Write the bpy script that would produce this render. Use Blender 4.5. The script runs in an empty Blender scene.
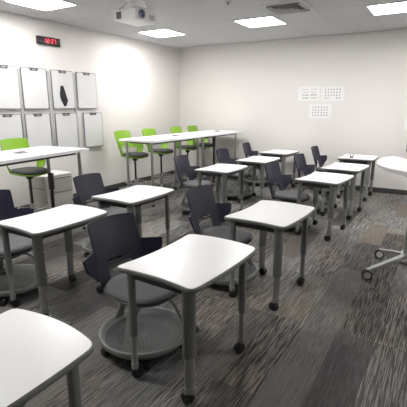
import bpy, bmesh, math, random
from mathutils import Vector, Matrix
random.seed(7)
PI = math.pi
R = math.radians
scene = bpy.context.scene
col = scene.collection

# ---------------------------------------------------------------- camera
F_PX = 397.43
PITCH, YAW, ROLL = 13.778, 30.962, 0.0
cd = bpy.data.cameras.new('camera')
cd.sensor_width = 36.0
cd.lens = 36.0 * F_PX / 407.0
cd.clip_start = 0.05
cam = bpy.data.objects.new('camera', cd)
col.objects.link(cam)
cam.location = (0, 0, 1.6213)
cam.rotation_euler = (R(90 - PITCH), R(ROLL), R(YAW))
scene.camera = cam

# ---------------------------------------------------------------- world, exposure
w = bpy.data.worlds.new('world')
scene.world = w
w.use_nodes = True
w.node_tree.nodes['Background'].inputs[0].default_value = (0.8, 0.85, 1.0, 1)
w.node_tree.nodes['Background'].inputs[1].default_value = 0.2
scene.view_settings.view_transform = 'Standard'
scene.view_settings.look = 'None'
scene.view_settings.gamma = 1.0
scene.view_settings.exposure = 1.42
LAMP = 14.0          # radiance of the ceiling troffers

# room
XL, XR, YB, YF, HC = -5.58, 2.20, 8.18, -2.60, 2.925

# ================================================================ materials
MATS = {}
def mat(name, color, rough=0.5, metal=0.0, bump=0.0, bscale=200.0, var=0.0, vscale=8.0, coat=0.0, spec=None):
    m = bpy.data.materials.new(name); m.use_nodes = True
    nt = m.node_tree; N = nt.nodes; L = nt.links
    b = N['Principled BSDF']
    b.inputs['Base Color'].default_value = (*color, 1)
    b.inputs['Roughness'].default_value = rough
    b.inputs['Metallic'].default_value = metal
    if coat: b.inputs['Coat Weight'].default_value = coat
    if spec is not None: b.inputs['Specular IOR Level'].default_value = spec
    tc = N.new('ShaderNodeTexCoord')
    if var > 0:
        n = N.new('ShaderNodeTexNoise'); n.inputs['Scale'].default_value = vscale
        n.inputs['Detail'].default_value = 4
        L.new(tc.outputs['Object'], n.inputs['Vector'])
        mx = N.new('ShaderNodeMix'); mx.data_type = 'RGBA'
        mx.inputs[6].default_value = (*[c * (1 - var) for c in color], 1)
        mx.inputs[7].default_value = (*[min(1, c * (1 + var)) for c in color], 1)
        L.new(n.outputs[0], mx.inputs[0]); L.new(mx.outputs[2], b.inputs['Base Color'])
    if bump > 0:
        n2 = N.new('ShaderNodeTexNoise'); n2.inputs['Scale'].default_value = bscale
        L.new(tc.outputs['Object'], n2.inputs['Vector'])
        bp = N.new('ShaderNodeBump'); bp.inputs['Strength'].default_value = bump
        bp.inputs['Distance'].default_value = 0.002
        L.new(n2.outputs[0], bp.inputs['Height']); L.new(bp.outputs[0], b.inputs['Normal'])
    MATS[name] = m
    return m

def emit(name, color, strength):
    m = bpy.data.materials.new(name); m.use_nodes = True
    b = m.node_tree.nodes['Principled BSDF']
    b.inputs['Base Color'].default_value = (*color, 1)
    b.inputs['Emission Color'].default_value = (*color, 1)
    b.inputs['Emission Strength'].default_value = strength
    MATS[name] = m
    return m

mat('wall_paint', (0.70, 0.675, 0.65), 0.7, bump=0.05, bscale=350, var=0.015, vscale=1.5)
mat('baseboard_vinyl', (0.055, 0.055, 0.054), 0.55, var=0.05)
mat('laminate', (0.90, 0.90, 0.905), 0.28, var=0.01)
mat('edge_grey', (0.17, 0.175, 0.17), 0.5, var=0.05)
mat('leg_grey', (0.19, 0.196, 0.187), 0.42, metal=0.25, var=0.05)
mat('leg_insert', (0.33, 0.338, 0.328), 0.35, metal=0.5, var=0.05)
mat('apron_dark', (0.045, 0.046, 0.045), 0.6, var=0.05)
mat('shell_navy', (0.011, 0.0105, 0.029), 0.42, bump=0.05, bscale=500, var=0.06)
mat('seat_fabric', (0.135, 0.132, 0.138), 0.85, bump=0.3, bscale=700, var=0.10, vscale=60)
mat('seat_fabric_dark', (0.045, 0.045, 0.05), 0.8, bump=0.3, bscale=700, var=0.10, vscale=60)
mat('seat_pan', (0.03, 0.03, 0.033), 0.5)
mat('base_grey', (0.21, 0.213, 0.213), 0.45, var=0.04)
mat('black_plastic', (0.012, 0.012, 0.013), 0.45)
mat('shell_green', (0.23, 0.44, 0.025), 0.4, var=0.04)
mat('tube_silver', (0.42, 0.43, 0.42), 0.3, metal=0.7, var=0.03)
mat('board_white', (0.64, 0.64, 0.645), 0.22, var=0.01)
mat('board_edge', (0.20, 0.20, 0.20), 0.5)
mat('clip_grey', (0.09, 0.09, 0.09), 0.5, var=0.1)
mat('rail_grey', (0.45, 0.45, 0.44), 0.45, metal=0.3)
mat('cabinet_paint', (0.42, 0.41, 0.385), 0.5, var=0.02)
mat('paper', (0.76, 0.76, 0.755), 0.8)
mat('ink', (0.16, 0.16, 0.17), 0.8)
mat('projector_white', (0.92, 0.92, 0.92), 0.35)
mat('vent_dark', (0.12, 0.12, 0.12), 0.6)
mat('lens_glass', (0.02, 0.05, 0.16), 0.05, coat=1.0)
mat('metal_white', (0.72, 0.72, 0.72), 0.4, var=0.02)
mat('vent_grey', (0.42, 0.42, 0.42), 0.5)
mat('felt_black', (0.02, 0.02, 0.022), 0.9, var=0.2, vscale=40)
mat('clock_face', (0.012, 0.012, 0.014), 0.2)
mat('brown_plastic', (0.06, 0.045, 0.04), 0.5)
emit('led_red', (1.0, 0.05, 0.09), 0.6)
emit('diffuser', (1.0, 0.985, 0.97), LAMP)

def carpet():
    m = bpy.data.materials.new('carpet_planks'); m.use_nodes = True
    nt = m.node_tree; N = nt.nodes; L = nt.links; b = N['Principled BSDF']
    b.inputs['Roughness'].default_value = 0.95
    b.inputs['Specular IOR Level'].default_value = 0.12
    tc = N.new('ShaderNodeTexCoord')
    mp = N.new('ShaderNodeMapping'); mp.inputs['Rotation'].default_value = (0, 0, R(90))
    L.new(tc.outputs['Object'], mp.inputs['Vector'])
    def brick(off, c=None):
        t = N.new('ShaderNodeTexBrick')
        t.inputs['Scale'].default_value = 1.0
        t.inputs['Brick Width'].default_value = 0.92
        t.inputs['Row Height'].default_value = 0.25
        t.inputs['Mortar Size'].default_value = 0.0
        t.inputs['Color1'].default_value = (0, 0, 0, 1)
        t.inputs['Color2'].default_value = (1, 1, 1, 1)
        t.offset = 0.37; t.offset_frequency = 3
        t.squash = 1.0
        L.new(mp.outputs[0], t.inputs['Vector'])
        return t
    bt = brick(0)
    # colour of each plank
    cr = N.new('ShaderNodeValToRGB'); cr.color_ramp.interpolation = 'CONSTANT'
    e = cr.color_ramp.elements
    e[0].position = 0; e[0].color = (0.060, 0.058, 0.056, 1)
    e[1].position = 0.22; e[1].color = (0.120, 0.116, 0.111, 1)
    for pos, c in ((0.36, (0.078, 0.076, 0.074)), (0.50, (0.158, 0.152, 0.145)), (0.60, (0.092, 0.090, 0.090)),
                   (0.72, (0.132, 0.128, 0.123)), (0.84, (0.108, 0.104, 0.100)), (0.93, (0.15, 0.132, 0.112))):
        x = e.new(pos); x.color = (*c, 1)
    L.new(bt.outputs['Color'], cr.inputs[0])
    # streaks, broken at the plank edges through the 4D coordinate
    mp2 = N.new('ShaderNodeMapping'); mp2.inputs['Scale'].default_value = (200, 5.0, 1)
    L.new(tc.outputs['Object'], mp2.inputs['Vector'])
    ml = N.new('ShaderNodeMath'); ml.operation = 'MULTIPLY'; ml.inputs[1].default_value = 37.0
    L.new(bt.outputs['Color'], ml.inputs[0])
    ns = N.new('ShaderNodeTexNoise'); ns.noise_dimensions = '4D'
    ns.inputs['Scale'].default_value = 1.0; ns.inputs['Detail'].default_value = 1.5
    ns.inputs['Roughness'].default_value = 0.6
    L.new(mp2.outputs[0], ns.inputs['Vector']); L.new(ml.outputs[0], ns.inputs['W'])
    sr = N.new('ShaderNodeValToRGB')
    sr.color_ramp.elements[0].position = 0.50; sr.color_ramp.elements[0].color = (0, 0, 0, 1)
    sr.color_ramp.elements[1].position = 0.53; sr.color_ramp.elements[1].color = (1, 1, 1, 1)
    L.new(ns.outputs[0], sr.inputs[0])
    # how strongly a plank is streaked: large patches
    np_ = N.new('ShaderNodeTexWhiteNoise'); np_.noise_dimensions = '1D'
    L.new(ml.outputs[0], np_.inputs['W'])
    am = N.new('ShaderNodeMath'); am.operation = 'MULTIPLY'
    pr = N.new('ShaderNodeMapRange'); pr.inputs[3].default_value = 0.08; pr.inputs[4].default_value = 0.85
    L.new(np_.outputs['Value'], pr.inputs[0])
    L.new(sr.outputs[0], am.inputs[0]); L.new(pr.outputs[0], am.inputs[1])
    nb = N.new('ShaderNodeTexNoise'); nb.inputs['Scale'].default_value = 1.3
    L.new(tc.outputs['Object'], nb.inputs['Vector'])
    cb = N.new('ShaderNodeValToRGB')
    cb.color_ramp.elements[0].position = 0.42; cb.color_ramp.elements[0].color = (0.38, 0.378, 0.372, 1)
    cb.color_ramp.elements[1].position = 0.62; cb.color_ramp.elements[1].color = (0.42, 0.36, 0.295, 1)
    L.new(nb.outputs[0], cb.inputs[0])
    mx = N.new('ShaderNodeMix'); mx.data_type = 'RGBA'
    L.new(am.outputs[0], mx.inputs[0]); L.new(cr.outputs[0], mx.inputs[6]); L.new(cb.outputs[0], mx.inputs[7])
    # fine pile
    nf = N.new('ShaderNodeTexNoise'); nf.inputs['Scale'].default_value = 260; nf.inputs['Detail'].default_value = 2
    L.new(tc.outputs['Object'], nf.inputs['Vector'])
    fr = N.new('ShaderNodeMapRange'); fr.inputs[1].default_value = 0.3; fr.inputs[2].default_value = 0.7
    fr.inputs[3].default_value = 0.62; fr.inputs[4].default_value = 1.14
    L.new(nf.outputs[0], fr.inputs[0])
    vm = N.new('ShaderNodeVectorMath'); vm.operation = 'SCALE'
    L.new(mx.outputs[2], vm.inputs[0]); L.new(fr.outputs[0], vm.inputs['Scale'])
    L.new(vm.outputs[0], b.inputs['Base Color'])
    bp = N.new('ShaderNodeBump'); bp.inputs['Strength'].default_value = 0.3; bp.inputs['Distance'].default_value = 0.003
    L.new(nf.outputs[0], bp.inputs['Height']); L.new(bp.outputs[0], b.inputs['Normal'])
    MATS['carpet'] = m
carpet()

def ceiling_mat():
    m = bpy.data.materials.new('ceiling_tiles'); m.use_nodes = True
    nt = m.node_tree; N = nt.nodes; L = nt.links; b = N['Principled BSDF']
    b.inputs['Roughness'].default_value = 0.9
    tc = N.new('ShaderNodeTexCoord')
    mp = N.new('ShaderNodeMapping')
    mp.inputs['Location'].default_value = (5.01, -0.15, 0)
    L.new(tc.outputs['Object'], mp.inputs['Vector'])
    t = N.new('ShaderNodeTexBrick'); t.offset = 0.0; t.squash = 1.0
    t.inputs['Scale'].default_value = 1.0
    t.inputs['Brick Width'].default_value = 0.65; t.inputs['Row Height'].default_value = 0.65
    t.inputs['Mortar Size'].default_value = 0.010; t.inputs['Mortar Smooth'].default_value = 0.1
    t.inputs['Color1'].default_value = (0.52, 0.52, 0.53, 1)
    t.inputs['Color2'].default_value = (0.55, 0.55, 0.56, 1)
    t.inputs['Mortar'].default_value = (0.47, 0.47, 0.48, 1)
    L.new(mp.outputs[0], t.inputs['Vector'])
    n = N.new('ShaderNodeTexNoise'); n.inputs['Scale'].default_value = 120
    L.new(tc.outputs['Object'], n.inputs['Vector'])
    bp = N.new('ShaderNodeBump'); bp.inputs['Strength'].default_value = 0.15; bp.inputs['Distance'].default_value = 0.003
    L.new(n.outputs[0], bp.inputs['Height']); L.new(bp.outputs[0], b.inputs['Normal'])
    L.new(t.outputs['Color'], b.inputs['Base Color'])
    MATS['ceiling'] = m
ceiling_mat()

def tray_mat():
    # moulded grey tray with concentric rings of punched holes
    m = bpy.data.materials.new('perforated_tray'); m.use_nodes = True
    nt = m.node_tree; N = nt.nodes; L = nt.links; b = N['Principled BSDF']
    b.inputs['Roughness'].default_value = 0.5
    def M(op, a, c=None):
        n = N.new('ShaderNodeMath'); n.operation = op
        for i, v in enumerate((a, c)):
            if v is None: continue
            if isinstance(v, (int, float)): n.inputs[i].default_value = v
            else: L.new(v, n.inputs[i])
        return n.outputs[0]
    tc = N.new('ShaderNodeTexCoord'); s = N.new('ShaderNodeSeparateXYZ'); L.new(tc.outputs['Object'], s.inputs[0])
    x, y = s.outputs[0], s.outputs[1]
    r = M('SQRT', M('ADD', M('MULTIPLY', x, x), M('MULTIPLY', y, y)))
    th = M('ADD', M('DIVIDE', M('ARCTAN2', y, x), 2 * PI), 0.5)
    rr = M('DIVIDE', r, 0.020)
    idx = M('FLOOR', rr)
    fr = M('SUBTRACT', M('FRACT', rr), 0.5)
    ft = M('SUBTRACT', M('FRACT', M('MULTIPLY', th, M('MULTIPLY', idx, 5))), 0.5)
    d = M('ADD', M('MULTIPLY', fr, fr), M('MULTIPLY', ft, ft))
    hole = M('MULTIPLY', M('LESS_THAN', d, 0.14), M('MULTIPLY', M('LESS_THAN', r, 0.18), M('GREATER_THAN', r, 0.03)))
    mx = N.new('ShaderNodeMix'); mx.data_type = 'RGBA'
    mx.inputs[6].default_value = (0.060, 0.061, 0.061, 1); mx.inputs[7].default_value = (0.006, 0.006, 0.006, 1)
    L.new(hole, mx.inputs[0]); L.new(mx.outputs[2], b.inputs['Base Color'])
    MATS['tray'] = m
tray_mat()

# ================================================================ mesh helpers
def bm_box(bm, c, s, rz=0.0, rot=None, bevel=0.0, seg=2):
    m = Matrix.Translation(c) @ (rot if rot is not None else Matrix.Rotation(rz, 4, 'Z')) @ Matrix.Diagonal((*s, 1))
    r = bmesh.ops.create_cube(bm, size=1.0, matrix=m)
    if bevel > 0:
        es = list({e for v in r['verts'] for e in v.link_edges})
        bmesh.ops.bevel(bm, geom=es, offset=bevel, segments=seg, affect='EDGES', profile=0.7)

def bm_cyl(bm, p0, p1, r0, r1=None, seg=20, cap=True, sx=1.0, ang=0.0):
    """tube from p0 to p1; sx squeezes the section in one direction turned by ang"""
    if r1 is None: r1 = r0
    p0, p1 = Vector(p0), Vector(p1)
    d = (p1 - p0).normalized()
    q = d.to_track_quat('Z', 'Y')
    rings = []
    for p, r in ((p0, r0), (p1, r1)):
        ring = []
        for i in range(seg):
            a = 2 * PI * i / seg
            v = Vector((math.cos(a) * r, math.sin(a) * r * sx, 0))
            v = Matrix.Rotation(ang, 3, 'Z') @ v
            ring.append(bm.verts.new(p + q @ v))
        rings.append(ring)
    for i in range(seg):
        j = (i + 1) % seg
        bm.faces.new((rings[0][i], rings[0][j], rings[1][j], rings[1][i]))
    if cap:
        bm.faces.new(list(reversed(rings[0]))); bm.faces.new(rings[1])

def bm_vtube(bm, c, z0, z1, rx, ry, ang, seg=24):
    """upright tube of oval section, long axis at angle ang"""
    rings = []
    for z in (z0, z1):
        ring = []
        for i in range(seg):
            a = 2 * PI * i / seg
            x, y = math.cos(a) * rx, math.sin(a) * ry
            ring.append(bm.verts.new((c[0] + x * math.cos(ang) - y * math.sin(ang), c[1] + x * math.sin(ang) + y * math.cos(ang), z)))
        rings.append(ring)
    for i in range(seg):
        j = (i + 1) % seg
        bm.faces.new((rings[0][i], rings[0][j], rings[1][j], rings[1][i]))
    bm.faces.new(list(reversed(rings[0]))); bm.faces.new(rings[1])

def bm_lathe(bm, prof, c=(0, 0, 0), seg=48):
    rings = []
    for r, z in prof:
        if r < 1e-5:
            rings.append([bm.verts.new((c[0], c[1], c[2] + z))])
        else:
            rings.append([bm.verts.new((c[0] + r * math.cos(2 * PI * i / seg), c[1] + r * math.sin(2 * PI * i / seg), c[2] + z)) for i in range(seg)])
    for a, b in zip(rings[:-1], rings[1:]):
        for i in range(seg):
            j = (i + 1) % seg
            if len(a) == 1 and len(b) == 1: continue
            if len(a) == 1: bm.faces.new((a[0], b[i], b[j]))
            elif len(b) == 1: bm.faces.new((a[i], b[0], a[j]))
            else: bm.faces.new((a[i], b[i], b[j], a[j]))

def bm_prism(bm, pts, z0, z1, inset_bottom=0.0):
    cx = sum(p[0] for p in pts) / len(pts); cy = sum(p[1] for p in pts) / len(pts)
    k = 1 - inset_bottom
    lo = [bm.verts.new((cx + (x - cx) * k, cy + (y - cy) * k, z0)) for x, y in pts]
    hi = [bm.verts.new((x, y, z1)) for x, y in pts]
    n = len(pts)
    for i in range(n):
        j = (i + 1) % n
        bm.faces.new((lo[i], lo[j], hi[j], hi[i]))
    bm.faces.new(list(reversed(lo))); bm.faces.new(hi)

def bm_ribbon(bm, pts, widths, thick, side):
    """flat bar swept through pts; side = unit vector across"""
    side = Vector(side).normalized()
    rings = []
    n = len(pts)
    for i, p in enumerate(pts):
        p = Vector(p)
        a = Vector(pts[max(0, i - 1)]); b_ = Vector(pts[min(n - 1, i + 1)])
        t = (b_ - a).normalized(); nn = t.cross(side).normalized()
        w_, h = widths[i] / 2, thick / 2
        rings.append([bm.verts.new(p + side * sx * w_ + nn * sy * h) for sx, sy in ((-1, -1), (1, -1), (1, 1), (-1, 1))])
    for a, b_ in zip(rings[:-1], rings[1:]):
        for i in range(4):
            j = (i + 1) % 4
            bm.faces.new((a[i], a[j], b_[j], b_[i]))
    bm.faces.new(list(reversed(rings[0]))); bm.faces.new(rings[-1])

def bm_done(name, bm, m, parent=None, smooth=35, loc=None):
    bmesh.ops.recalc_face_normals(bm, faces=bm.faces)
    me = bpy.data.meshes.new(name); bm.to_mesh(me); bm.free()
    me.materials.append(MATS[m] if isinstance(m, str) else m)
    if smooth:
        for p in me.polygons: p.use_smooth = True
        me.set_sharp_from_angle(angle=R(smooth))
    o = bpy.data.objects.new(name, me); col.objects.link(o)
    if parent is not None: o.parent = parent
    if loc: o.location = loc
    return o

def obj(name, fn, m, parent=None, smooth=35, loc=None):
    bm = bmesh.new(); fn(bm)
    return bm_done(name, bm, m, parent, smooth, loc)

def box_obj(name, c, s, m, parent=None, bevel=0.0, rz=0.0, smooth=35):
    return obj(name, lambda bm: bm_box(bm, c, s, rz, bevel=bevel), m, parent, smooth)

def tag(o, label, cat, group=None):
    o['label'] = label; o['category'] = cat
    if group: o['group'] = group
    return o

def thing(name, label, cat, loc=(0, 0, 0), rz=0.0, group=None):
    o = bpy.data.objects.new(name, None); col.objects.link(o)
    o.empty_display_size = 0.1
    o.location = loc; o.rotation_euler = (0, 0, rz)
    return tag(o, label, cat, group)

def copy_tree(o, parent=None):
    c = o.copy(); col.objects.link(c); c.parent = parent
    for ch in list(o.children):
        if ch.name in col.objects: copy_tree(ch, c)
    return c

def dup(root, loc, rz, label, group=None):
    c = copy_tree(root)
    c.location = loc; c.rotation_euler = (0, 0, rz); c['label'] = label
    if group: c['group'] = group
    return c

def structure(name, fn, m, smooth=35):
    o = obj(name, fn, m, None, smooth); o['kind'] = 'structure'; return o

# ================================================================ room shell
T = 0.12
structure('floor', lambda bm: bm_box(bm, ((XL + XR) / 2, (YB + YF) / 2, -T / 2), (XR - XL + 2 * T, YB - YF + 2 * T, T)), 'carpet')
structure('ceiling', lambda bm: bm_box(bm, ((XL + XR) / 2, (YB + YF) / 2, HC + T / 2), (XR - XL + 2 * T, YB - YF + 2 * T, T)), 'ceiling')
structure('wall_left', lambda bm: bm_box(bm, (XL - T / 2, (YB + YF) / 2, HC / 2), (T, YB - YF, HC)), 'wall_paint')
structure('wall_right', lambda bm: bm_box(bm, (XR + T / 2, (YB + YF) / 2, HC / 2), (T, YB - YF, HC)), 'wall_paint')
structure('wall_back', lambda bm: bm_box(bm, ((XL + XR) / 2, YB + T / 2, HC / 2), (XR - XL + 2 * T, T, HC)), 'wall_paint')
structure('wall_front', lambda bm: bm_box(bm, ((XL + XR) / 2, YF - T / 2, HC / 2), (XR - XL + 2 * T, T, HC)), 'wall_paint')
def bb(bm, x0, x1, y0, y1):
    bm_box(bm, ((x0 + x1) / 2, (y0 + y1) / 2, 0.048), (x1 - x0, y1 - y0, 0.096), bevel=0.002)
structure('baseboard_left', lambda bm: bb(bm, XL, XL + 0.008, YF, YB), 'baseboard_vinyl')
structure('baseboard_back', lambda bm: bb(bm, XL + 0.008, XR - 0.008, YB - 0.008, YB), 'baseboard_vinyl')
structure('baseboard_right', lambda bm: bb(bm, XR - 0.008, XR, YF, YB), 'baseboard_vinyl')
structure('trim_1', lambda bm: bm_box(bm, (XL + 0.01, (YF + YB) / 2, HC - 0.012), (0.02, YB - YF, 0.02)), 'metal_white')
structure('trim_2', lambda bm: bm_box(bm, ((XL + XR) / 2, YB - 0.01, HC - 0.012), (XR - XL - 0.04, 0.02, 0.02)), 'metal_white')

# ================================================================ ceiling fittings
def troffer(label, x, y, group='square ceiling light panels'):
    t = thing('ceiling_light', label, 'light', (x, y, HC), 0, group)
    def fr(bm):
        for sx, sy, lx, ly in ((0, 0.318, 0.66, 0.024), (0, -0.318, 0.66, 0.024), (0.318, 0, 0.024, 0.612), (-0.318, 0, 0.024, 0.612)):
            bm_box(bm, (sx, sy, -0.006), (lx, ly, 0.012))
    obj('frame', fr, 'metal_white', t)
    box_obj('diffuser', (0, 0, -0.003), (0.61, 0.61, 0.006), 'diffuser', t)
    return t
troffer('bright square ceiling light above the red digital clock, at the top left', -4.69, 3.73)
troffer('bright square ceiling light just behind the projector', -4.69, 6.33)
troffer('bright square ceiling light beside the air vent, over the middle desks', -2.74, 6.33)
troffer('bright square ceiling light at the top right corner', -0.79, 6.40)
for x, y in ((-2.74, 1.13), (-4.69, 1.13), (1.16, 3.73), (1.16, 6.33)):
    troffer('square ceiling light panel beyond the edge of the view', x, y, 'ceiling lights beyond the edge of the view')

def vent():
    t = thing('ceiling_vent', 'grey louvred air vent in the ceiling at the top, right of the middle light', 'vent', (-2.03, 5.62, HC))
    box_obj('frame', (0, 0, -0.006), (0.55, 0.55, 0.012), 'metal_white', t)
    box_obj('duct_opening', (0, 0, -0.014), (0.36, 0.36, 0.004), 'vent_dark', t)
    def lou(bm):
        for k in range(4):
            a = k * PI / 2
            for i in range(4):
                d = 0.06 + i * 0.055; ln = 2 * d
                m = Matrix.Rotation(a, 4, 'Z') @ Matrix.Translation((d, 0, -0.022)) @ Matrix.Rotation(R(40), 4, 'Y') @ Matrix.Diagonal((0.032, ln, 0.002, 1))
                bmesh.ops.create_cube(bm, size=1.0, matrix=m)
    obj('louvre', lou, 'vent_grey', t)
vent()
def sprinkler():
    t = thing('sprinkler_head', 'small round sprinkler fitting on the ceiling between projector and vent', 'sprinkler', (-2.61, 4.95, HC))
    obj('escutcheon', lambda bm: bm_lathe(bm, [(0, -0.012), (0.03, -0.012), (0.04, 0)], seg=24), 'vent_grey', t)
    obj('deflector', lambda bm: (bm_cyl(bm, (0, 0, -0.012), (0, 0, -0.03), 0.006), bm_lathe(bm, [(0, -0.034), (0.016, -0.034), (0.016, -0.03), (0, -0.03)], seg=16)), 'leg_insert', t)
sprinkler()

def projector():
    # body corners measured: lens face looks to +x
    t = thing('projector', 'white ceiling projector with blue lens hanging at the top left', 'projector', (-3.03, 3.63, 2.5))
    box_obj('body', (0, 0, 0.052), (0.28, 0.36, 0.104), 'projector_white', t, bevel=0.012)
    def gr(bm):
        for k in range(6): bm_box(bm, (-0.115 + 0.012 * k, -0.1815, 0.055), (0.006, 0.004, 0.07))
    obj('side_grille', gr, 'vent_dark', t)
    def gr2(bm):
        for k in range(7): bm_box(bm, (0.1415, 0.05 + 0.014 * k, 0.05), (0.004, 0.006, 0.05))
    obj('front_grille', gr2, 'rail_grey', t)
    def ring(bm):
        prof = [(0.045, 0), (0.047, 0.02), (0.038, 0.022), (0.034, 0.004)]
        seg = 28; rs = []
        for r, x in prof:
            rs.append([bm.verts.new((0.138 + x, -0.085 + r * math.cos(2 * PI * i / seg), 0.06 + r * math.sin(2 * PI * i / seg))) for i in range(seg)])
        for a, b in zip(rs[:-1], rs[1:]):
            for i in range(seg): bm.faces.new((a[i], a[(i + 1) % seg], b[(i + 1) % seg], b[i]))
    lr = obj('lens_ring', ring, 'leg_insert', t)
    def lens(bm):
        seg = 28; rs = []
        for r, x in ((0.036, 0.006), (0.026, 0.012), (0.013, 0.016)):
            rs.append([bm.verts.new((0.138 + x, -0.085 + r * math.cos(2 * PI * i / seg), 0.06 + r * math.sin(2 * PI * i / seg))) for i in range(seg)])
        for a, b in zip(rs[:-1], rs[1:]):
            for i in range(seg): bm.faces.new((a[i], a[(i + 1) % seg], b[(i + 1) % seg], b[i]))
        bm.faces.new(rs[-1])
    obj('lens', lens, 'lens_glass', lr)
    def mount(bm):
        bm_box(bm, (0, 0, 0.125), (0.2, 0.2, 0.012), bevel=0.003)
        for a in range(4):
            c, s = math.cos(a * PI / 2 + PI / 4), math.sin(a * PI / 2 + PI / 4)
            bm_cyl(bm, (c * 0.12, s * 0.12, 0.108), (c * 0.03, s * 0.03, 0.16), 0.008, seg=10)
        bm_box(bm, (0, 0, 0.165), (0.17, 0.17, 0.03), bevel=0.004)
        bm_box(bm, (0, 0.0, 0.21), (0.08, 0.24, 0.05), bevel=0.004)
        bm_cyl(bm, (0, 0, 0.17), (0, 0, HC - 2.5 - 0.01), 0.022)
        bm_cyl(bm, (0, 0, HC - 2.5 - 0.02), (0, 0, HC - 2.5), 0.07)
    obj('ceiling_mount', mount, 'projector_white', t)
    def cab(bm):
        pts = [(-0.14, -0.10, 0.05), (-0.19, -0.11, 0.05), (-0.20, -0.08, 0.12), (-0.12, -0.03, 0.20), (-0.03, 0, 0.26)]
        for a, b in zip(pts[:-1], pts[1:]): bm_cyl(bm, a, b, 0.003, seg=8)
    obj('cable', cab, 'clip_grey', t)
projector()

# ================================================================ left wall: boards, clock, rails
BW, BH = 0.452, 0.614
KW = 1.0149   # the left wall's own scale
def board_proto(label):
    t = thing('whiteboard', label, 'whiteboard', (XL, 0, 0), 0, 'portable whiteboards hung on the left wall')
    def rrect(w_, h, r, n=6):
        pts = []
        for cx, cy, a0 in ((w_ / 2 - r, h / 2 - r, 0), (-w_ / 2 + r, h / 2 - r, 90), (-w_ / 2 + r, -h / 2 + r, 180), (w_ / 2 - r, -h / 2 + r, 270)):
            for i in range(n + 1):
                a = R(a0 + 90 * i / n); pts.append((cx + r * math.cos(a), cy + r * math.sin(a)))
        return pts
    def slab(bm, w_, h, x0, x1):
        p = rrect(w_, h, 0.025)
        lo = [bm.verts.new((x0, y, z)) for y, z in p]; hi = [bm.verts.new((x1, y, z)) for y, z in p]
        for i in range(len(p)):
            j = (i + 1) % len(p); bm.faces.new((lo[i], lo[j], hi[j], hi[i]))
        bm.faces.new(lo); bm.faces.new(hi)
    obj('edge_trim', lambda bm: slab(bm, BW, BH, 0.024, 0.038), 'board_edge', t)
    obj('writing_surface', lambda bm: slab(bm, BW - 0.020, BH - 0.020, 0.036, 0.0395), 'board_white', t)
    def clip(bm):
        bm_box(bm, (0.041, 0, BH / 2 - 0.022), (0.012, 0.14, 0.042), bevel=0.004)
        bm_box(bm, (0.041, 0, BH / 2 - 0.004), (0.016, 0.18, 0.010), bevel=0.002)
    cl = obj('hanging_clip', clip, 'clip_grey', t)
    def cf(bm):
        bm_box(bm, (0.0475, 0, BH / 2 - 0.024), (0.003, 0.06, 0.012))
    obj('clip_tab', cf, 'rail_grey', cl)
    return t
bnames = [
    ('upper', 3.605, 'portable whiteboard, upper row, cut off by the left picture edge'),
    ('upper', 4.100, 'blank portable whiteboard below the left end of the red digital clock, upper row'),
    ('upper', 4.632, 'portable whiteboard with the black cloth mitt stuck on it'),
    ('upper', 5.147, 'portable whiteboard at the right end of the upper row'),
    ('lower', 3.585, 'portable whiteboard, lower row, cut off by the left picture edge'),
    ('lower', 4.095, 'portable whiteboard, lower row, second from the picture edge, above the green stool'),
    ('lower', 4.645, 'portable whiteboard directly below the one carrying the black mitt'),
    ('lower', 5.245, 'portable whiteboard at the right end of the lower row'),
]
bp = None
for row, y, lab in bnames:
    z = 1.880 if row == 'upper' else 1.205
    if bp is None:
        bp = board_proto(lab); bp.location = (XL, y * KW, 1.62 + (z - 1.62) * KW)
    else:
        dup(bp, (XL, y * KW, 1.62 + (z - 1.62) * KW), 0, lab)
rl = None
for y, lab in ((3.855, 'grey upright wall rail between the two leftmost whiteboard columns'), (4.37, 'grey upright wall rail left of the whiteboard with the mitt'),
               (4.89, 'grey upright wall rail right of the whiteboard with the mitt')):
    t = box_obj('wall_rail', (0, 0, 0), (0.022, 0.045, 1.24), 'rail_grey', bevel=0.003) if rl is None else rl.copy()
    if rl is not None: col.objects.link(t)
    rl = rl or t
    t.location = (XL + 0.011, y * KW, 1.545)
    tag(t, lab, 'rail', 'wall rails behind the whiteboards')

def mitt(bm):
    # folded black eraser mitt, tapered at both ends
    pts = [(-0.030, 0.155), (0.012, 0.160), (0.045, 0.06), (0.075, -0.04), (0.095, -0.085), (0.080, -0.095), (0.045, -0.165), (0.015, -0.175), (-0.045, -0.06), (-0.058, 0.02)]
    n = len(pts)
    cx = sum(p[0] for p in pts) / n; cz = sum(p[1] for p in pts) / n
    lo = [bm.verts.new((0, y, z)) for y, z in pts]
    mi = [bm.verts.new((0.014, y, z)) for y, z in pts]
    hi = [bm.verts.new((0.024 + 0.005 * (i % 2), cx + (y - cx) * 0.62, cz + (z - cz) * 0.72)) for i, (y, z) in enumerate(pts)]
    for a, b in ((lo, mi), (mi, hi)):
        for i in range(n):
            j = (i + 1) % n; bm.faces.new((a[i], a[j], b[j], b[i]))
    bm.faces.new(lo); bm.faces.new(hi)
o = obj('eraser_mitt', mitt, 'felt_black', smooth=60, loc=(XL + 0.040, 4.61 * KW, 1.790))
tag(o, 'black cloth mitt hanging on a whiteboard in the upper row', 'mitt')

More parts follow.
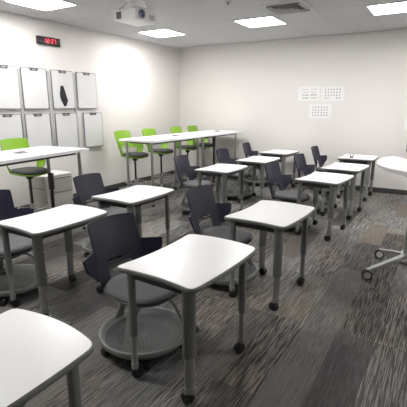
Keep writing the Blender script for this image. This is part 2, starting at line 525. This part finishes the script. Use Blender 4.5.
def clock():
    t = thing('digital_clock', 'black digital wall clock with red digits above the whiteboards', 'clock', (XL, 4.43 * KW, 2.615))
    box_obj('case', (0.025, 0, 0), (0.05, 0.42, 0.118), 'clock_face', t, bevel=0.006)
    SEG = {'1': 'bc', '2': 'abged', '3': 'abgcd', '7': 'abc'}
    def digit(bm, ch, y0):
        w_, h, th = 0.032, 0.060, 0.007
        seg = dict(a=(0, h / 2, 1), g=(0, 0, 1), d=(0, -h / 2, 1), b=(w_ / 2, h / 4, 0), c=(w_ / 2, -h / 4, 0), f=(-w_ / 2, h / 4, 0), e=(-w_ / 2, -h / 4, 0))
        for k in SEG[ch]:
            y, z, hor = seg[k]
            bm_box(bm, (0.0515, y0 + y, z), (0.003, w_ if hor else th, th if hor else h / 2))
    def digits(bm):
        for ch, y0 in (('1', -0.085), ('2', -0.03), ('3', 0.045), ('7', 0.10)): digit(bm, ch, y0)
        for z in (-0.015, 0.015): bm_box(bm, (0.0515, 0.008, z), (0.003, 0.008, 0.008))
    obj('digits', digits, 'led_red', t)
clock()

# ================================================================ back wall papers
def sheet(label, x, z, w_, h, kind, seed):
    rnd = random.Random(seed)
    def marks(bm):
        if kind == 'text':
            for r_ in range(4):
                for c_ in range(2):
                    y0 = 0.30 * h - r_ * 0.2 * h
                    for k in range(5):
                        bm_box(bm, ((-0.17 + c_ * 0.30 + k * 0.045) * w_ * 1.3 - 0.02, -0.0036, y0 + rnd.uniform(-.004, .004)), (0.030 * w_ * rnd.uniform(.8, 1.5), 0.0012, 0.035 * h * (1 + (r_ > 1))))
        else:
            rows, cols = (4, 6)
            for r_ in range(rows):
                for c_ in range(cols):
                    x0 = (-0.32 + 0.128 * c_) * w_; y0 = (0.28 - 0.19 * r_) * h
                    if r_ == 3 and kind == 'signs' and c_ in (2, 3): continue
                    # a little hand sign: palm, two or three fingers
                    bm_box(bm, (x0, -0.0036, y0), (0.045 * w_, 0.0012, 0.06 * h))
                    for f_ in range(rnd.randint(1, 3)):
                        bm_box(bm, (x0 - 0.014 * w_ + 0.014 * w_ * f_, -0.0036, y0 + 0.055 * h), (0.007 * w_, 0.0012, 0.05 * h))
    def page(bm):
        bm_box(bm, (0, -0.0015, 0), (w_, 0.003, h)); n0 = len(bm.faces)
        marks(bm); bm.faces.ensure_lookup_table()
        for f in bm.faces[n0:]: f.material_index = 1
    o = obj('paper_sheet', page, 'paper', smooth=0, loc=(x, YB, z))
    o.data.materials.append(MATS['ink'])
    tag(o, label, 'paper', 'printed sheets taped to the back wall')
sheet('landscape sheet with lines of small print, left of the upper pair on the back wall', -2.448, 1.862, 0.431, 0.279, 'text', 3)
sheet('landscape sheet of small grey figures, right of the upper pair on the back wall', -1.974, 1.853, 0.426, 0.279, 'signs', 5)
sheet('landscape sheet of small figures taped centrally below the upper pair', -2.197, 1.520, 0.436, 0.276, 'grid', 9)
sheet('pale sheet on the back wall at the right picture edge above the oval table', -0.45, 1.295, 0.43, 0.20, 'text', 11)

def wall_phone():
    t = thing('wall_device', 'small dark box on the back wall at the right picture edge', 'wall device', (-0.49, YB, 0.91))
    box_obj('case', (0, -0.02, 0), (0.16, 0.04, 0.20), 'brown_plastic', t, bevel=0.006)
    box_obj('back_plate', (-0.05, -0.004, 0), (0.20, 0.008, 0.17), 'metal_white', t, bevel=0.003)
wall_phone()

# ================================================================ student desk
DW, DD, DH = 0.55, 0.735, 0.737
def desk_outline(W, D, off=0.0):
    c = [(-W / 2, -D / 2), (W / 2, -D / 2), (W / 2, D / 2), (-W / 2, D / 2)]   # L, F, R, B
    bul = [(0, +0.028), (0.018, 0), (0, 0.042), (+0.036, 0)]       # L-F inward, F-R outward, R-B outward, B-L inward
    pts = []
    n = 40
    for k in range(4):
        a, b = c[k], c[(k + 1) % 4]
        for i in range(n):
            t = i / n; q = 4 * t * (1 - t)
            pts.append((a[0] + (b[0] - a[0]) * t + bul[k][0] * q, a[1] + (b[1] - a[1]) * t + bul[k][1] * q))
    N_ = len(pts); K = 2
    for _ in range(2):
        pts = [(sum(pts[(i + d) % N_][0] for d in range(-K, K + 1)) / (2 * K + 1), sum(pts[(i + d) % N_][1] for d in range(-K, K + 1)) / (2 * K + 1)) for i in range(N_)]
    if off:
        out = []
        for i in range(N_):
            a, b = pts[i - 1], pts[(i + 1) % N_]
            tx, ty = b[0] - a[0], b[1] - a[1]; l = math.hypot(tx, ty)
            out.append((pts[i][0] - ty / l * off * -1 * -1, pts[i][1] + tx / l * off))
        pts = out
    return pts[::2]

def make_caster(parent, x, y, ztop, r, yaw):
    """twin-wheel caster; hood from ztop down to the floor wheels"""
    def cw(bm):
        ax = Vector((math.cos(yaw), math.sin(yaw), 0)); fo = Vector((-math.sin(yaw), math.cos(yaw), 0))
        c = Vector((x, y, r)) + fo * r * 0.45
        for s in (-1, 1):
            bm_cyl(bm, c + ax * s * 0.005, c + ax * s * 0.022, r, r * 0.93, seg=20)
    def ch(bm):
        ax = Vector((math.cos(yaw), math.sin(yaw), 0)); fo = Vector((-math.sin(yaw), math.cos(yaw), 0))
        c = Vector((x, y, r)) + fo * r * 0.45
        bm_cyl(bm, c - ax * 0.0045, c + ax * 0.0045, r * 1.08, seg=20)
        bm_cyl(bm, (x, y, r), (x, y, ztop), 0.010, seg=12)
        bm_cyl(bm, (x, y, r * 1.7), (x, y, r * 2.1), 0.018, 0.014, seg=14)
    c_ = obj('caster', cw, 'black_plastic', parent)
    obj('caster_hood', ch, 'black_plastic', c_)
    return c_

def make_desk(label, W=DW, D=DD, modesty=False):
    t = thing('student_desk', label, 'desk', (0, 0, 0), 0, 'white-topped student desks')
    def edge(bm):
        o = desk_outline(W, D)
        z = DH
        rings = []
        for dz, off in ((-0.0015, 0.006), (-0.005, 0.0), (-0.020, -0.001), (-0.031, 0.007), (-0.038, 0.022)):
            pts = desk_outline(W, D, off)
            rings.append([bm.verts.new((px, py, z + dz)) for px, py in pts])
        n = len(rings[0])
        for a, b in zip(rings[:-1], rings[1:]):
            for i in range(n):
                j = (i + 1) % n; bm.faces.new((a[i], a[j], b[j], b[i]))
        bm.faces.new(rings[0]); bm.faces.new(rings[-1])
    et = obj('edge_band', edge, 'edge_grey', t, smooth=60)
    obj('desktop', lambda bm: bm_prism(bm, desk_outline(W, D, 0.007), DH - 0.003, DH), 'laminate', t)
    ins = 0.070
    lx, ly = W / 2 - ins, D / 2 - ins
    def frame(bm):
        h = 0.045; z = DH - 0.036 - h / 2
        for s in (-1, 1):
            bm_box(bm, (0, s * (ly - 0.012), z), (2 * lx - 0.03, 0.02, h), bevel=0.003)
            bm_box(bm, (s * (lx - 0.012), 0, z), (0.02, 2 * ly - 0.03, h), bevel=0.003)
    obj('under_frame', frame, 'apron_dark', t)
    if modesty:
        box_obj('modesty_panel', (0, -ly + 0.02, DH - 0.10), (2 * lx - 0.06, 0.012, 0.14), 'apron_dark', t, bevel=0.003)
    for sx, sy in ((-1, -1), (1, -1), (1, 1), (-1, 1)):
        ang = math.atan2(sy, sx) + PI / 2
        def up(bm): bm_vtube(bm, (sx * lx, sy * ly), 0.30, DH - 0.028, 0.038, 0.024, ang)
        lg = obj('leg', up, 'leg_grey', t)
        def low(bm):
            bm_vtube(bm, (sx * lx, sy * ly), 0.085, 0.302, 0.029, 0.018, ang)
            bm_vtube(bm, (sx * lx, sy * ly), 0.075, 0.11, 0.034, 0.022, ang)
        lo = obj('leg_extension', low, 'leg_insert', lg)
        def holes(bm):
            for k in range(5):
                for s in (-1, 1):
                    c = Vector((sx * lx, sy * ly, 0.155 + 0.03 * k)); d = Vector((math.cos(ang + PI / 2), math.sin(ang + PI / 2), 0)) * s
                    bm_cyl(bm, c + d * 0.012, c + d * 0.0166, 0.004, seg=8)
        make_caster(t, sx * lx, sy * ly, 0.09, 0.037, ang + 0.6)
    return t

desk_defs = [
    # key, x, y, rz deg, label
    (0, -1.324, 0.586, -1.6, 'white-topped desk cut off at the bottom left corner, nearest the camera'),
    (1, -1.231, 1.892, -2.7, 'large white-topped grey desk in the centre foreground, two long legs facing us'),
    (2, -1.202, 3.134, -2.8, 'white-topped desk right of centre, directly behind the foreground desk'),
    (3, -1.251, 5.095, -4.7, 'white-topped desk at right, frontmost of the close row of three'),
    (4, -1.228, 6.197, -3.4, 'white-topped desk at right, middle of the close row of three'),
    (6, -2.680, 2.057, -1.2, 'white-topped desk at the left edge in front of the tall table'),
    (7, -2.714, 3.114, 0.2, 'white-topped desk left of centre, below the far green stools'),
    (8, -2.767, 5.133, 0.7, 'white-topped desk in the picture centre, between tall table and right row'),
    (9, -2.695, 6.327, -0.1, 'white desk right behind the central one, its top seen small'),
]
desks = {}
dproto = None
for k, x, y, a, lab in desk_defs:
    if dproto is None:
        dproto = make_desk(lab); o = dproto
        o.location = (x, y, 0); o.rotation_euler = (0, 0, R(a))
    else:
        o = dup(dproto, (x, y, 0), R(a), lab)
    desks[k] = o
d5 = make_desk('rearmost white desk of the right row, with a small black clip on its top', 0.60, 0.71, True)
d5.location = (-1.285, 7.53, 0); d5.rotation_euler = (0, 0, R(0.4))
d10 = dup(d5, (-2.80, 7.60, 0), R(-3.7), 'rearmost white desk of the middle row, closest to the back wall near the corner')

def clip():
    def body(bm):
        bm_box(bm, (0, 0, 0.012), (0.05, 0.03, 0.024), bevel=0.004)
        for s in (-1, 1): bm_cyl(bm, (s * 0.018, 0, 0.02), (s * 0.026, 0, 0.055), 0.006, seg=10)
    o = obj('clip', body, 'black_plastic', loc=(-1.36, 7.33, DH))
    tag(o, 'small black clip standing on the rearmost right desk', 'clip')
clip()

# ================================================================ node chair
def shell_mesh(bm, z0=0.44, flare=54, looped=False):
    """one continuous moulded shell: back panel with handle slot, arms swept out, lower opening"""
    cr = bm.verts.layers.float.new('crease_vert')
    S = [-0.195, -0.150, -0.105, -0.05, 0, 0.05, 0.105, 0.150, 0.195]
    rows = [0.0, 0.05, 0.09, 0.118, 0.134, 0.152, 0.195, 0.240, 0.335, 0.430]
    TOP = 7
    ARM = 0.195
    rec = lambda dz: -0.215 - 0.30 * dz
    cols = [('a', -1.0), ('a', -0.66), ('a', -0.33)] + [('p', s) for s in S] + [('A', 0.33), ('A', 0.66), ('A', 1.0)]
    grid = {}
    a = R(flare)
    for ri, dz in enumerate(rows):
        for ci, (k, u) in enumerate(cols):
            if k == 'p':
                if ri < 3 and looped: continue
                x = rec(dz) + 0.035 * (u / 0.2) ** 2; y = u; z = z0 + dz - (0.012 * (abs(u) / 0.195) ** 3 if ri == 9 else 0)
            else:
                if ri > TOP: continue
                sg = 1 if k == 'A' else -1; t = abs(u)
                # top of the arm swings forward and out; below it a strap narrows down to the seat side
                q_ = min(1.0, dz / 0.118)
                q_ = q_ ** 0.7
                xt = rec(max(dz, 0.118)) + 0.035 + math.cos(a) * ARM * t
                yt = 0.195 + math.sin(a) * ARM * t + 0.01 * t
                xs = -0.20 + 0.16 * t; ys = 0.195
                x = xs + (xt - xs) * q_; y = sg * (ys + (yt - ys) * q_)
                z = z0 + dz - 0.006 * t
                if not looped:
                    if ri == 0: continue
                    l = (0, 0.025, 0.055, 0.09, 0.112, 0.135, 0.152, 0.155)[ri] * t
                    x = rec(dz) + 0.035 + math.cos(a) * l; y = sg * (0.195 + math.sin(a) * l + 0.01 * t * dz / 0.24)
            grid[ri, ci] = bm.verts.new((x, y, z))
    nc = len(cols)
    for ri in range(len(rows) - 1):
        for ci in range(nc - 1):
            arm = ci < 3 or ci >= nc - 4
            mid = None if arm else (cols[ci][1] + cols[ci + 1][1]) / 2
            if arm and ri >= TOP: continue
            if looped and ri < 3 and (not arm or ci in (2, nc - 4)): continue                  # open between panel and arm straps
            if not looped and arm and ri == 0: continue
            if not looped and ri <= 2 and mid is not None and abs(mid) < 0.125: continue
            if ri == 4 and mid is not None and abs(mid) < 0.10: continue           # handle slot
            q = [(ri, ci), (ri, ci + 1), (ri + 1, ci + 1), (ri + 1, ci)]
            if all(p in grid for p in q): bm.faces.new([grid[p] for p in q])
    grid[TOP, 3][cr] = 0.85; grid[TOP, nc - 4][cr] = 0.85
    for p in ((9, 3), (9, nc - 4)): grid[p][cr] = 0.35
    for p in ((TOP, 0), (TOP, nc - 1), (0, 0), (0, nc - 1)):
        if p in grid: grid[p][cr] = 0.5
    for v in [v for v in bm.verts if not v.link_faces]: bm.verts.remove(v)

def finish_shell(o, thick=0.013):
    sb = o.modifiers.new('sub', 'SUBSURF'); sb.levels = 2; sb.render_levels = 2
    sb.boundary_smooth = 'ALL'
    md = o.modifiers.new('solid', 'SOLIDIFY'); md.thickness = thick; md.offset = 0
    dg = bpy.context.evaluated_depsgraph_get(); dg.update()
    me = bpy.data.meshes.new_from_object(o.evaluated_get(dg))
    o.modifiers.clear(); o.data = me
    for p in me.polygons: p.use_smooth = True
    me.set_sharp_from_angle(angle=R(50))

def seat_outline(rx, ry, n=48, e=2.6):
    pts = []
    for i in range(n):
        a = 2 * PI * i / n; c, s = math.cos(a), math.sin(a)
        pts.append((rx * math.copysign(abs(c) ** (2 / e), c), ry * math.copysign(abs(s) ** (2 / e), s)))
    return pts
def seat_bm(bm, z0, rx=0.235, ry=0.228, prof=None):
    prof = prof or [(0.80, -0.012), (0.95, -0.004), (1.0, 0.012), (0.97, 0.026), (0.88, 0.034), (0.6, 0.033), (0.3, 0.029), (0.0, 0.027)]
    base = seat_outline(rx, ry)
    rings = []
    for k, dz in prof:
        if k == 0: rings.append([bm.verts.new((0.0, 0, z0 + dz))]); continue
        rings.append([bm.verts.new((x * k, y * k, z0 + dz - (0.02 * max(0, x / rx) ** 3 * k))) for x, y in base])
    n = len(base)
    bm.faces.new(rings[0])
    for a, b in zip(rings[:-1], rings[1:]):
        for i in range(n):
            j = (i + 1) % n
            if len(b) == 1: bm.faces.new((a[i], a[j], b[0]))
            else: bm.faces.new((a[i], a[j], b[j], b[i]))

def make_chair(label):
    t = thing('student_chair', label, 'chair', (0, 0, 0), 0, 'dark purple swivel chairs at the student desks')
    s = obj('shell', shell_mesh, 'shell_navy', t); finish_shell(s)
    s['label'] = 'dark purple moulded back with arms'
    c = obj('seat', lambda bm: seat_bm(bm, 0.44), 'seat_fabric', t, smooth=60)
    pan = [(0.35, -0.04), (0.7, -0.034), (0.97, -0.014), (1.03, 0.0), (1.01, 0.006), (0.9, 0.004)]
    def panf(bm):
        base = seat_outline(0.235, 0.228); rings = []
        for k, dz in pan:
            rings.append([bm.verts.new((x * k, y * k, 0.436 + dz - (0.02 * max(0, x / 0.235) ** 3 * k))) for x, y in base])
        n = len(base); bm.faces.new(rings[0]); bm.faces.new(rings[-1])
        for a, b in zip(rings[:-1], rings[1:]):
            for i in range(n): bm.faces.new((a[i], a[(i + 1) % n], b[(i + 1) % n], b[i]))
    obj('seat_pan', panf, 'seat_pan', t, smooth=60)
    def hub(bm):
        bm_cyl(bm, (0, 0, 0.34), (0, 0, 0.405), 0.05, 0.07, seg=24)
        bm_lathe(bm, [(0, 0.325), (0.10, 0.335), (0.15, 0.36), (0.14, 0.372), (0.05, 0.375), (0, 0.375)], seg=36)
    obj('seat_hub', hub, 'base_grey', t)
    # ring base with tray
    def rim(bm):
        bm_lathe(bm, [(0.262, 0.088), (0.285, 0.120), (0.292, 0.128), (0.302, 0.128), (0.307, 0.118), (0.302, 0.090), (0.285, 0.074), (0.262, 0.072), (0.262, 0.088)], seg=72)
    ring = obj('base_ring', rim, 'base_grey', t, smooth=60)
    obj('storage_tray', lambda bm: bm_lathe(bm, [(0, 0.076), (0.19, 0.076), (0.21, 0.080), (0.264, 0.088), (0.264, 0.074), (0.2, 0.066), (0, 0.066)], seg=72), 'tray', t, smooth=60)
    for k, ad in enumerate((62, 180, -62)):
        a = R(ad)
        er = Vector((math.cos(a), math.sin(a), 0)); side = Vector((-math.sin(a), math.cos(a), 0))
        prof = [(0.09, 0.352), (0.15, 0.345), (0.19, 0.315), (0.222, 0.26), (0.246, 0.20), (0.268, 0.145), (0.285, 0.105)]
        pts = [er * r + Vector((0, 0, z)) for r, z in prof]
        def leg(bm): bm_ribbon(bm, pts, [0.075, 0.066, 0.056, 0.052, 0.054, 0.062, 0.078], 0.018, side)
        o = obj('base_leg', leg, 'base_grey', t, smooth=50)
    for k in range(5):
        a = R(36 + 72 * k)
        make_caster(t, 0.265 * math.cos(a), 0.265 * math.sin(a), 0.078, 0.030, a + 0.5 + k)
    return t

chair_defs = [
    (-1.625, 1.905, -11, 'dark purple chair in the foreground with round perforated tray fully in view'),
    (-1.645, 3.14, -6, 'dark purple chair drawn up to the second desk, right of centre behind the foreground'),
    (-1.68, 5.10, -6, 'dark purple chair at the frontmost desk of the close right-hand row'),
    (-1.67, 6.26, -5, 'dark purple chair at the middle desk of the close right-hand row'),
    (-1.81, 7.67, -2, 'rearmost dark purple chair of the right row, highest against the back wall'),
    (-3.18, 1.95, -12, 'dark purple chair cut off by the left edge, below the near green stool'),
    (-3.11, 3.12, -3, 'dark purple chair beside the beige pedestal, left of centre'),
    (-3.19, 5.15, 2, 'dark purple chair at the central desk, beneath the far tall tables'),
    (-3.13, 6.36, -4, 'dark purple chair below the far end of the tall tables, second from the corner'),
    (-3.28, 7.74, 3, 'small-looking dark purple chair by the back wall right of the tall table end'),
]
cproto = None
for x, y, a, lab in chair_defs:
    if cproto is None:
        cproto = make_chair(lab); cproto.location = (x, y, 0); cproto.rotation_euler = (0, 0, R(a))
    else:
        dup(cproto, (x, y, 0), R(a), lab)

# ================================================================ tall tables
TH = 1.09
def make_tall(label):
    t = thing('tall_table', label, 'table', (0, 0, 0), 0, 'tall white tables along the left wall')
    W, D = 0.78, 1.505
    def rr(w_, h, r, n=5):
        pts = []
        for cx, cy, a0 in ((w_ / 2 - r, h / 2 - r, 0), (-w_ / 2 + r, h / 2 - r, 90), (-w_ / 2 + r, -h / 2 + r, 180), (w_ / 2 - r, -h / 2 + r, 270)):
            for i in range(n + 1):
                a = R(a0 + 90 * i / n); pts.append((cx + r * math.cos(a), cy + r * math.sin(a)))
        return pts
    obj('tabletop', lambda bm: bm_prism(bm, rr(W, D, 0.02), TH - 0.032, TH), 'laminate', t)
    def fr(bm):
        z = TH - 0.052
        for s in (-1, 1):
            bm_box(bm, (s * (W / 2 - 0.12), 0, z), (0.03, D - 0.3, 0.038))
            bm_box(bm, (0, s * (D / 2 - 0.15), z), (W - 0.24, 0.03, 0.038))
    obj('under_frame', fr, 'apron_dark', t)
    for sx in (-1, 1):
        for sy in (-1, 1):
            x, y = sx * (W / 2 - 0.125), sy * (D / 2 - 0.07)
            def leg(bm):
                bm_cyl(bm, (x, y, 0.03), (x, y, TH - 0.032), 0.022, seg=20)
                bm_cyl(bm, (x, y, TH - 0.045), (x, y, TH - 0.032), 0.05, seg=20)
            lg = obj('leg', leg, 'tube_silver', t)
            obj('glide', lambda bm: bm_cyl(bm, (x, y, 0), (x, y, 0.03), 0.026, 0.022, seg=20), 'black_plastic', lg)
    def gr(bm):
        bm_box(bm, (0, 0, TH + 0.006), (0.10, 0.12, 0.012), bevel=0.004)
    g = obj('power_grommet', gr, 'leg_insert', t)
    g['label'] = 'grey power outlet lid set in the white top'
    obj('grommet_lid', lambda bm: bm_box(bm, (0, 0, TH + 0.014), (0.06, 0.08, 0.006), bevel=0.002), 'clip_grey', g)
    return t
tt = make_tall('tall white table at the left edge in front of the near green stool')
tt.location = (-4.21, 2.88, 0); tt.rotation_euler = (0, 0, R(8))
tb1 = dup(tt, (-4.25, 5.74, 0), R(-1), 'tall white table before the two front green stools of the far group')
tb2 = dup(tt, (-4.22, 7.27, 0), R(-1), 'tall white table reaching the back wall, far end of the left side')

for o in (tb1, tb2):
    for ch in o.children:
        if ch.name.startswith('power_grommet'): ch.location.y = 0.33

def riser(label, x, y, zt):
    t = thing('cable_riser', label, 'cable riser', (x, y, 0))
    def seg_(bm):
        for k in range(7): bm_box(bm, (0, 0, zt - 0.016 - 0.030 * k), (0.055, 0.05, 0.026), bevel=0.004)
        bm_box(bm, (0, 0, zt - 0.11), (0.03, 0.03, 0.2))
    obj('riser_sleeve', seg_, 'black_plastic', t)
    obj('cable', lambda bm: bm_cyl(bm, (0, 0, 0.02), (0, 0, zt - 0.2), 0.018, 0.020, seg=14), 'black_plastic', t)
    obj('floor_foot', lambda bm: bm_cyl(bm, (0, 0, 0), (0, 0, 0.02), 0.07, 0.05, seg=20), 'black_plastic', t)
    if TH - zt > 0.1:
        obj('cord', lambda bm: bm_cyl(bm, (0, 0, zt - 0.01), (0, 0, TH - 0.035), 0.004, seg=8), 'leg_insert', t)
riser('black cable riser hanging under the near tall table beside its silver leg', -4.22, 3.27, 0.80)
riser('black cable riser under the tall table nearest the back wall', -4.24, 7.50, 0.98)

# ================================================================ green stools
def make_stool(label):
    t = thing('bar_stool', label, 'stool', (0, 0, 0), 0, 'lime green stools at the tall tables')
    Z = 0.755
    s = obj('shell', lambda bm: shell_mesh(bm, Z, 22, True), 'shell_green', t); finish_shell(s)
    s['label'] = 'lime green moulded back with arms'
    obj('seat', lambda bm: seat_bm(bm, Z), 'seat_fabric_dark', t, smooth=60)
    def pan(bm):
        base = seat_outline(0.235, 0.228); rings = []
        for k, dz in [(0.35, -0.04), (0.7, -0.034), (0.97, -0.014), (1.03, 0.0), (1.01, 0.006), (0.9, 0.004)]:
            rings.append([bm.verts.new((x * k, y * k, Z - 0.004 + dz - (0.02 * max(0, x / 0.235) ** 3 * k))) for x, y in base])
        n = len(base); bm.faces.new(rings[0]); bm.faces.new(rings[-1])
        for a, b in zip(rings[:-1], rings[1:]):
            for i in range(n): bm.faces.new((a[i], a[(i + 1) % n], b[(i + 1) % n], b[i]))
    obj('seat_pan', pan, 'shell_green', t, smooth=60)
    def post(bm):
        bm_cyl(bm, (0, 0, Z - 0.10), (0, 0, Z - 0.035), 0.04, 0.06, seg=20)
        bm_cyl(bm, (0, 0, 0.30), (0, 0, Z - 0.08), 0.017, seg=18)
    obj('gas_lift', post, 'black_plastic', t)
    obj('column_sleeve', lambda bm: bm_cyl(bm, (0, 0, 0.07), (0, 0, 0.31), 0.030, 0.026, seg=20), 'tube_silver', t)
    def fr(bm):
        n = 40; R_, r = 0.19, 0.009
        vs = [[bm.verts.new(((R_ + r * math.cos(2 * PI * j / 8)) * math.cos(2 * PI * i / n), (R_ + r * math.cos(2 * PI * j / 8)) * math.sin(2 * PI * i / n), 0.26 + r * math.sin(2 * PI * j / 8))) for j in range(8)] for i in range(n)]
        for i in range(n):
            for j in range(8):
                bm.faces.new((vs[i][j], vs[(i + 1) % n][j], vs[(i + 1) % n][(j + 1) % 8], vs[i][(j + 1) % 8]))
        for k in range(3):
            a = 2 * PI * k / 3
            bm_cyl(bm, (0.02 * math.cos(a), 0.02 * math.sin(a), 0.26), (R_ * math.cos(a), R_ * math.sin(a), 0.26), 0.007, seg=8)
    obj('foot_ring', fr, 'tube_silver', t)
    for k in range(5):
        a = R(20 + 72 * k); er = Vector((math.cos(a), math.sin(a), 0)); side = Vector((-math.sin(a), math.cos(a), 0))
        pts = [er * r + Vector((0, 0, z)) for r, z in ((0.02, 0.09), (0.12, 0.085), (0.24, 0.066), (0.275, 0.06))]
        bl = obj('base_leg', lambda bm: bm_ribbon(bm, pts, [0.05, 0.042, 0.034, 0.03], 0.022, side), 'tube_silver', t)
        e = er * 0.262
        obj('glide', lambda bm: bm_cyl(bm, (e.x, e.y, 0), (e.x, e.y, 0.052), 0.024, 0.016, seg=14), 'black_plastic', bl)
    return t
sp = make_stool('lime green stool at the left edge behind the near tall table')
sp.location = (-4.80, 3.38, 0); sp.rotation_euler = (0, 0, R(-6))
dup(sp, (-4.79, 5.56, 0), R(-4), 'lime green stool at left end of the far tall tables, its arm showing')
dup(sp, (-4.78, 6.33, 0), R(-2), 'lime green stool, second from the left at the far tall tables')
dup(sp, (-4.72, 7.20, 0), R(0), 'lime green stool, third from the left at the far tall tables')
dup(sp, (-4.68, 7.80, 0), R(0), 'lime green stool nearest the room corner')

# ================================================================ pedestal
def pedestal():
    t = thing('pedestal_cabinet', 'beige two-drawer pedestal against the left wall beside the near green stool', 'cabinet', (-5.16, 3.98, 0))
    W, D, H = 0.40, 0.50, 0.60
    box_obj('body', (0, 0, H / 2 + 0.01), (W, D, H - 0.02), 'cabinet_paint', t, bevel=0.004)
    box_obj('cabinet_top', (0, 0, H + 0.005), (W + 0.012, D + 0.012, 0.02), 'metal_white', t, bevel=0.004)
    for z, h in ((0.47, 0.20), (0.20, 0.31)):
        d = box_obj('drawer', (W / 2 + 0.007, 0, z), (0.016, D - 0.02, h), 'cabinet_paint', t, bevel=0.003)
        box_obj('drawer_pull', (W / 2 + 0.017, 0, z + h / 2 - 0.012), (0.010, D - 0.06, 0.012), 'vent_dark', d)
    box_obj('seam_trim', (0, -D / 2 - 0.002, 0.42), (W - 0.03, 0.006, 0.01), 'vent_dark', t)
    box_obj('plinth', (0, 0, 0.01), (W - 0.04, D - 0.04, 0.02), 'black_plastic', t)
pedestal()

# ================================================================ right-hand oval table on wheeled base
def oval_table():
    hx, hy = -0.21, 4.50
    t = thing('mobile_table', 'white round-ended table on a silver wheeled column at the right picture edge', 'table', (hx, hy, 0))
    H = 1.09
    rot = R(-47)
    ctrl = [(-0.46, 4.77), (-0.54, 4.60), (-0.54, 4.22), (-0.48, 3.96), (-0.37, 3.79), (-0.23, 3.66), (0.05, 3.38), (0.32, 3.12), (0.50, 3.03),
            (0.68, 3.10), (0.77, 3.30), (0.72, 3.52), (0.45, 3.80), (0.15, 4.10), (-0.12, 4.38), (-0.30, 4.58), (-0.40, 4.74)]
    def top(bm):
        n = len(ctrl); p = []
        for i in range(n):                       # closed Catmull-Rom outline
            p0, p1, p2, p3 = (Vector(ctrl[(i + k) % n]) for k in (-1, 0, 1, 2))
            for j in range(6):
                u = j / 6
                p.append(0.5 * ((2 * p1) + (p2 - p0) * u + (2 * p0 - 5 * p1 + 4 * p2 - p3) * u * u + (3 * p1 - p0 - 3 * p2 + p3) * u ** 3))
        bm_prism(bm, [(q.x - hx, q.y - hy) for q in p], H - 0.038, H, 0.03)
    obj('tabletop', top, 'laminate', t)
    def br(bm):
        # tapered support wing under the top
        for s in (-1, 1):
            v = []
            d = Vector((math.cos(rot), math.sin(rot), 0)) * s
            n_ = Vector((-d.y, d.x, 0)) * 0.05
            a = Vector((0, 0, H - 0.037)) + n_; b = Vector((0, 0, H - 0.037)) - n_
            c = d * 0.40 + Vector((0, 0, H - 0.037))
            lo1 = Vector((0, 0, H - 0.20)) + n_; lo2 = Vector((0, 0, H - 0.20)) - n_
            vs = [bm.verts.new(q) for q in (a, b, lo2, lo1, c + n_, c - n_)]
            bm.faces.new((vs[0], vs[1], vs[5], vs[4])); bm.faces.new((vs[3], vs[2], vs[5], vs[4]))
            bm.faces.new((vs[0], vs[3], vs[4])); bm.faces.new((vs[1], vs[2], vs[5])); bm.faces.new((vs[0], vs[1], vs[2], vs[3]))
    obj('support_bracket', br, 'tube_silver', t, smooth=20)
    obj('column', lambda bm: (bm_box(bm, (0.03, 0, 0.585), (0.07, 0.07, 0.93), bevel=0.012), bm_box(bm, (0.03, 0, 0.36), (0.09, 0.09, 0.54), bevel=0.012)), 'tube_silver', t)
    obj('base_hub', lambda bm: bm_box(bm, (0.03, 0, 0.09), (0.14, 0.14, 0.05), bevel=0.015), 'tube_silver', t)
    ends = [(-0.27, -0.64), (-0.25, 0.02), (0.42, -0.52), (0.36, 0.16)]
    for ex, ey in ends:
        side = Vector((-ey, ex - 0.03, 0)).normalized()
        def arm(bm): bm_ribbon(bm, [(0.03, 0, 0.095), ((ex + 0.03) / 2, ey / 2, 0.095), (ex, ey, 0.088)], [0.06, 0.045, 0.034], 0.026, side)
        obj('base_arm', arm, 'tube_silver', t)
        def wh(bm):
            a = R(-75); ax = Vector((math.cos(a), math.sin(a), 0))
            c = Vector((ex, ey, 0.045))
            for s in (-1, 1): bm_cyl(bm, c + ax * s * 0.008, c + ax * s * 0.026, 0.045, seg=24)
        ww = obj('caster', wh, 'black_plastic', t)
        def cap(bm):
            a = R(-75); ax = Vector((math.cos(a), math.sin(a), 0)); c = Vector((ex, ey, 0.045))
            for s in (-1, 1): bm_cyl(bm, c + ax * s * 0.026, c + ax * s * 0.029, 0.034, seg=24)
            bm_cyl(bm, (ex, ey, 0.04), (ex, ey, 0.085), 0.009, seg=12)
        obj('wheel_cap', cap, 'metal_white', ww)
oval_table()

def screen_cart():
    t = thing('rolling_stand', 'white upright of a rolling stand with black feet behind the oval table', 'stand', (-0.27, 7.05, 0))
    box_obj('upright', (0, 0, 0.42), (0.06, 0.06, 0.68), 'projector_white', t, bevel=0.01)
    box_obj('foot', (0.10, 0, 0.10), (0.34, 0.08, 0.04), 'black_plastic', t, bevel=0.01)
    for s in (-0.05, 0.25):
        obj('caster', lambda bm: bm_cyl(bm, (s, -0.02, 0.04), (s, 0.02, 0.04), 0.04, seg=20), 'black_plastic', t)
    box_obj('shelf', (0.10, 0, 0.775), (0.30, 0.26, 0.03), 'metal_white', t, bevel=0.005)
screen_cart()
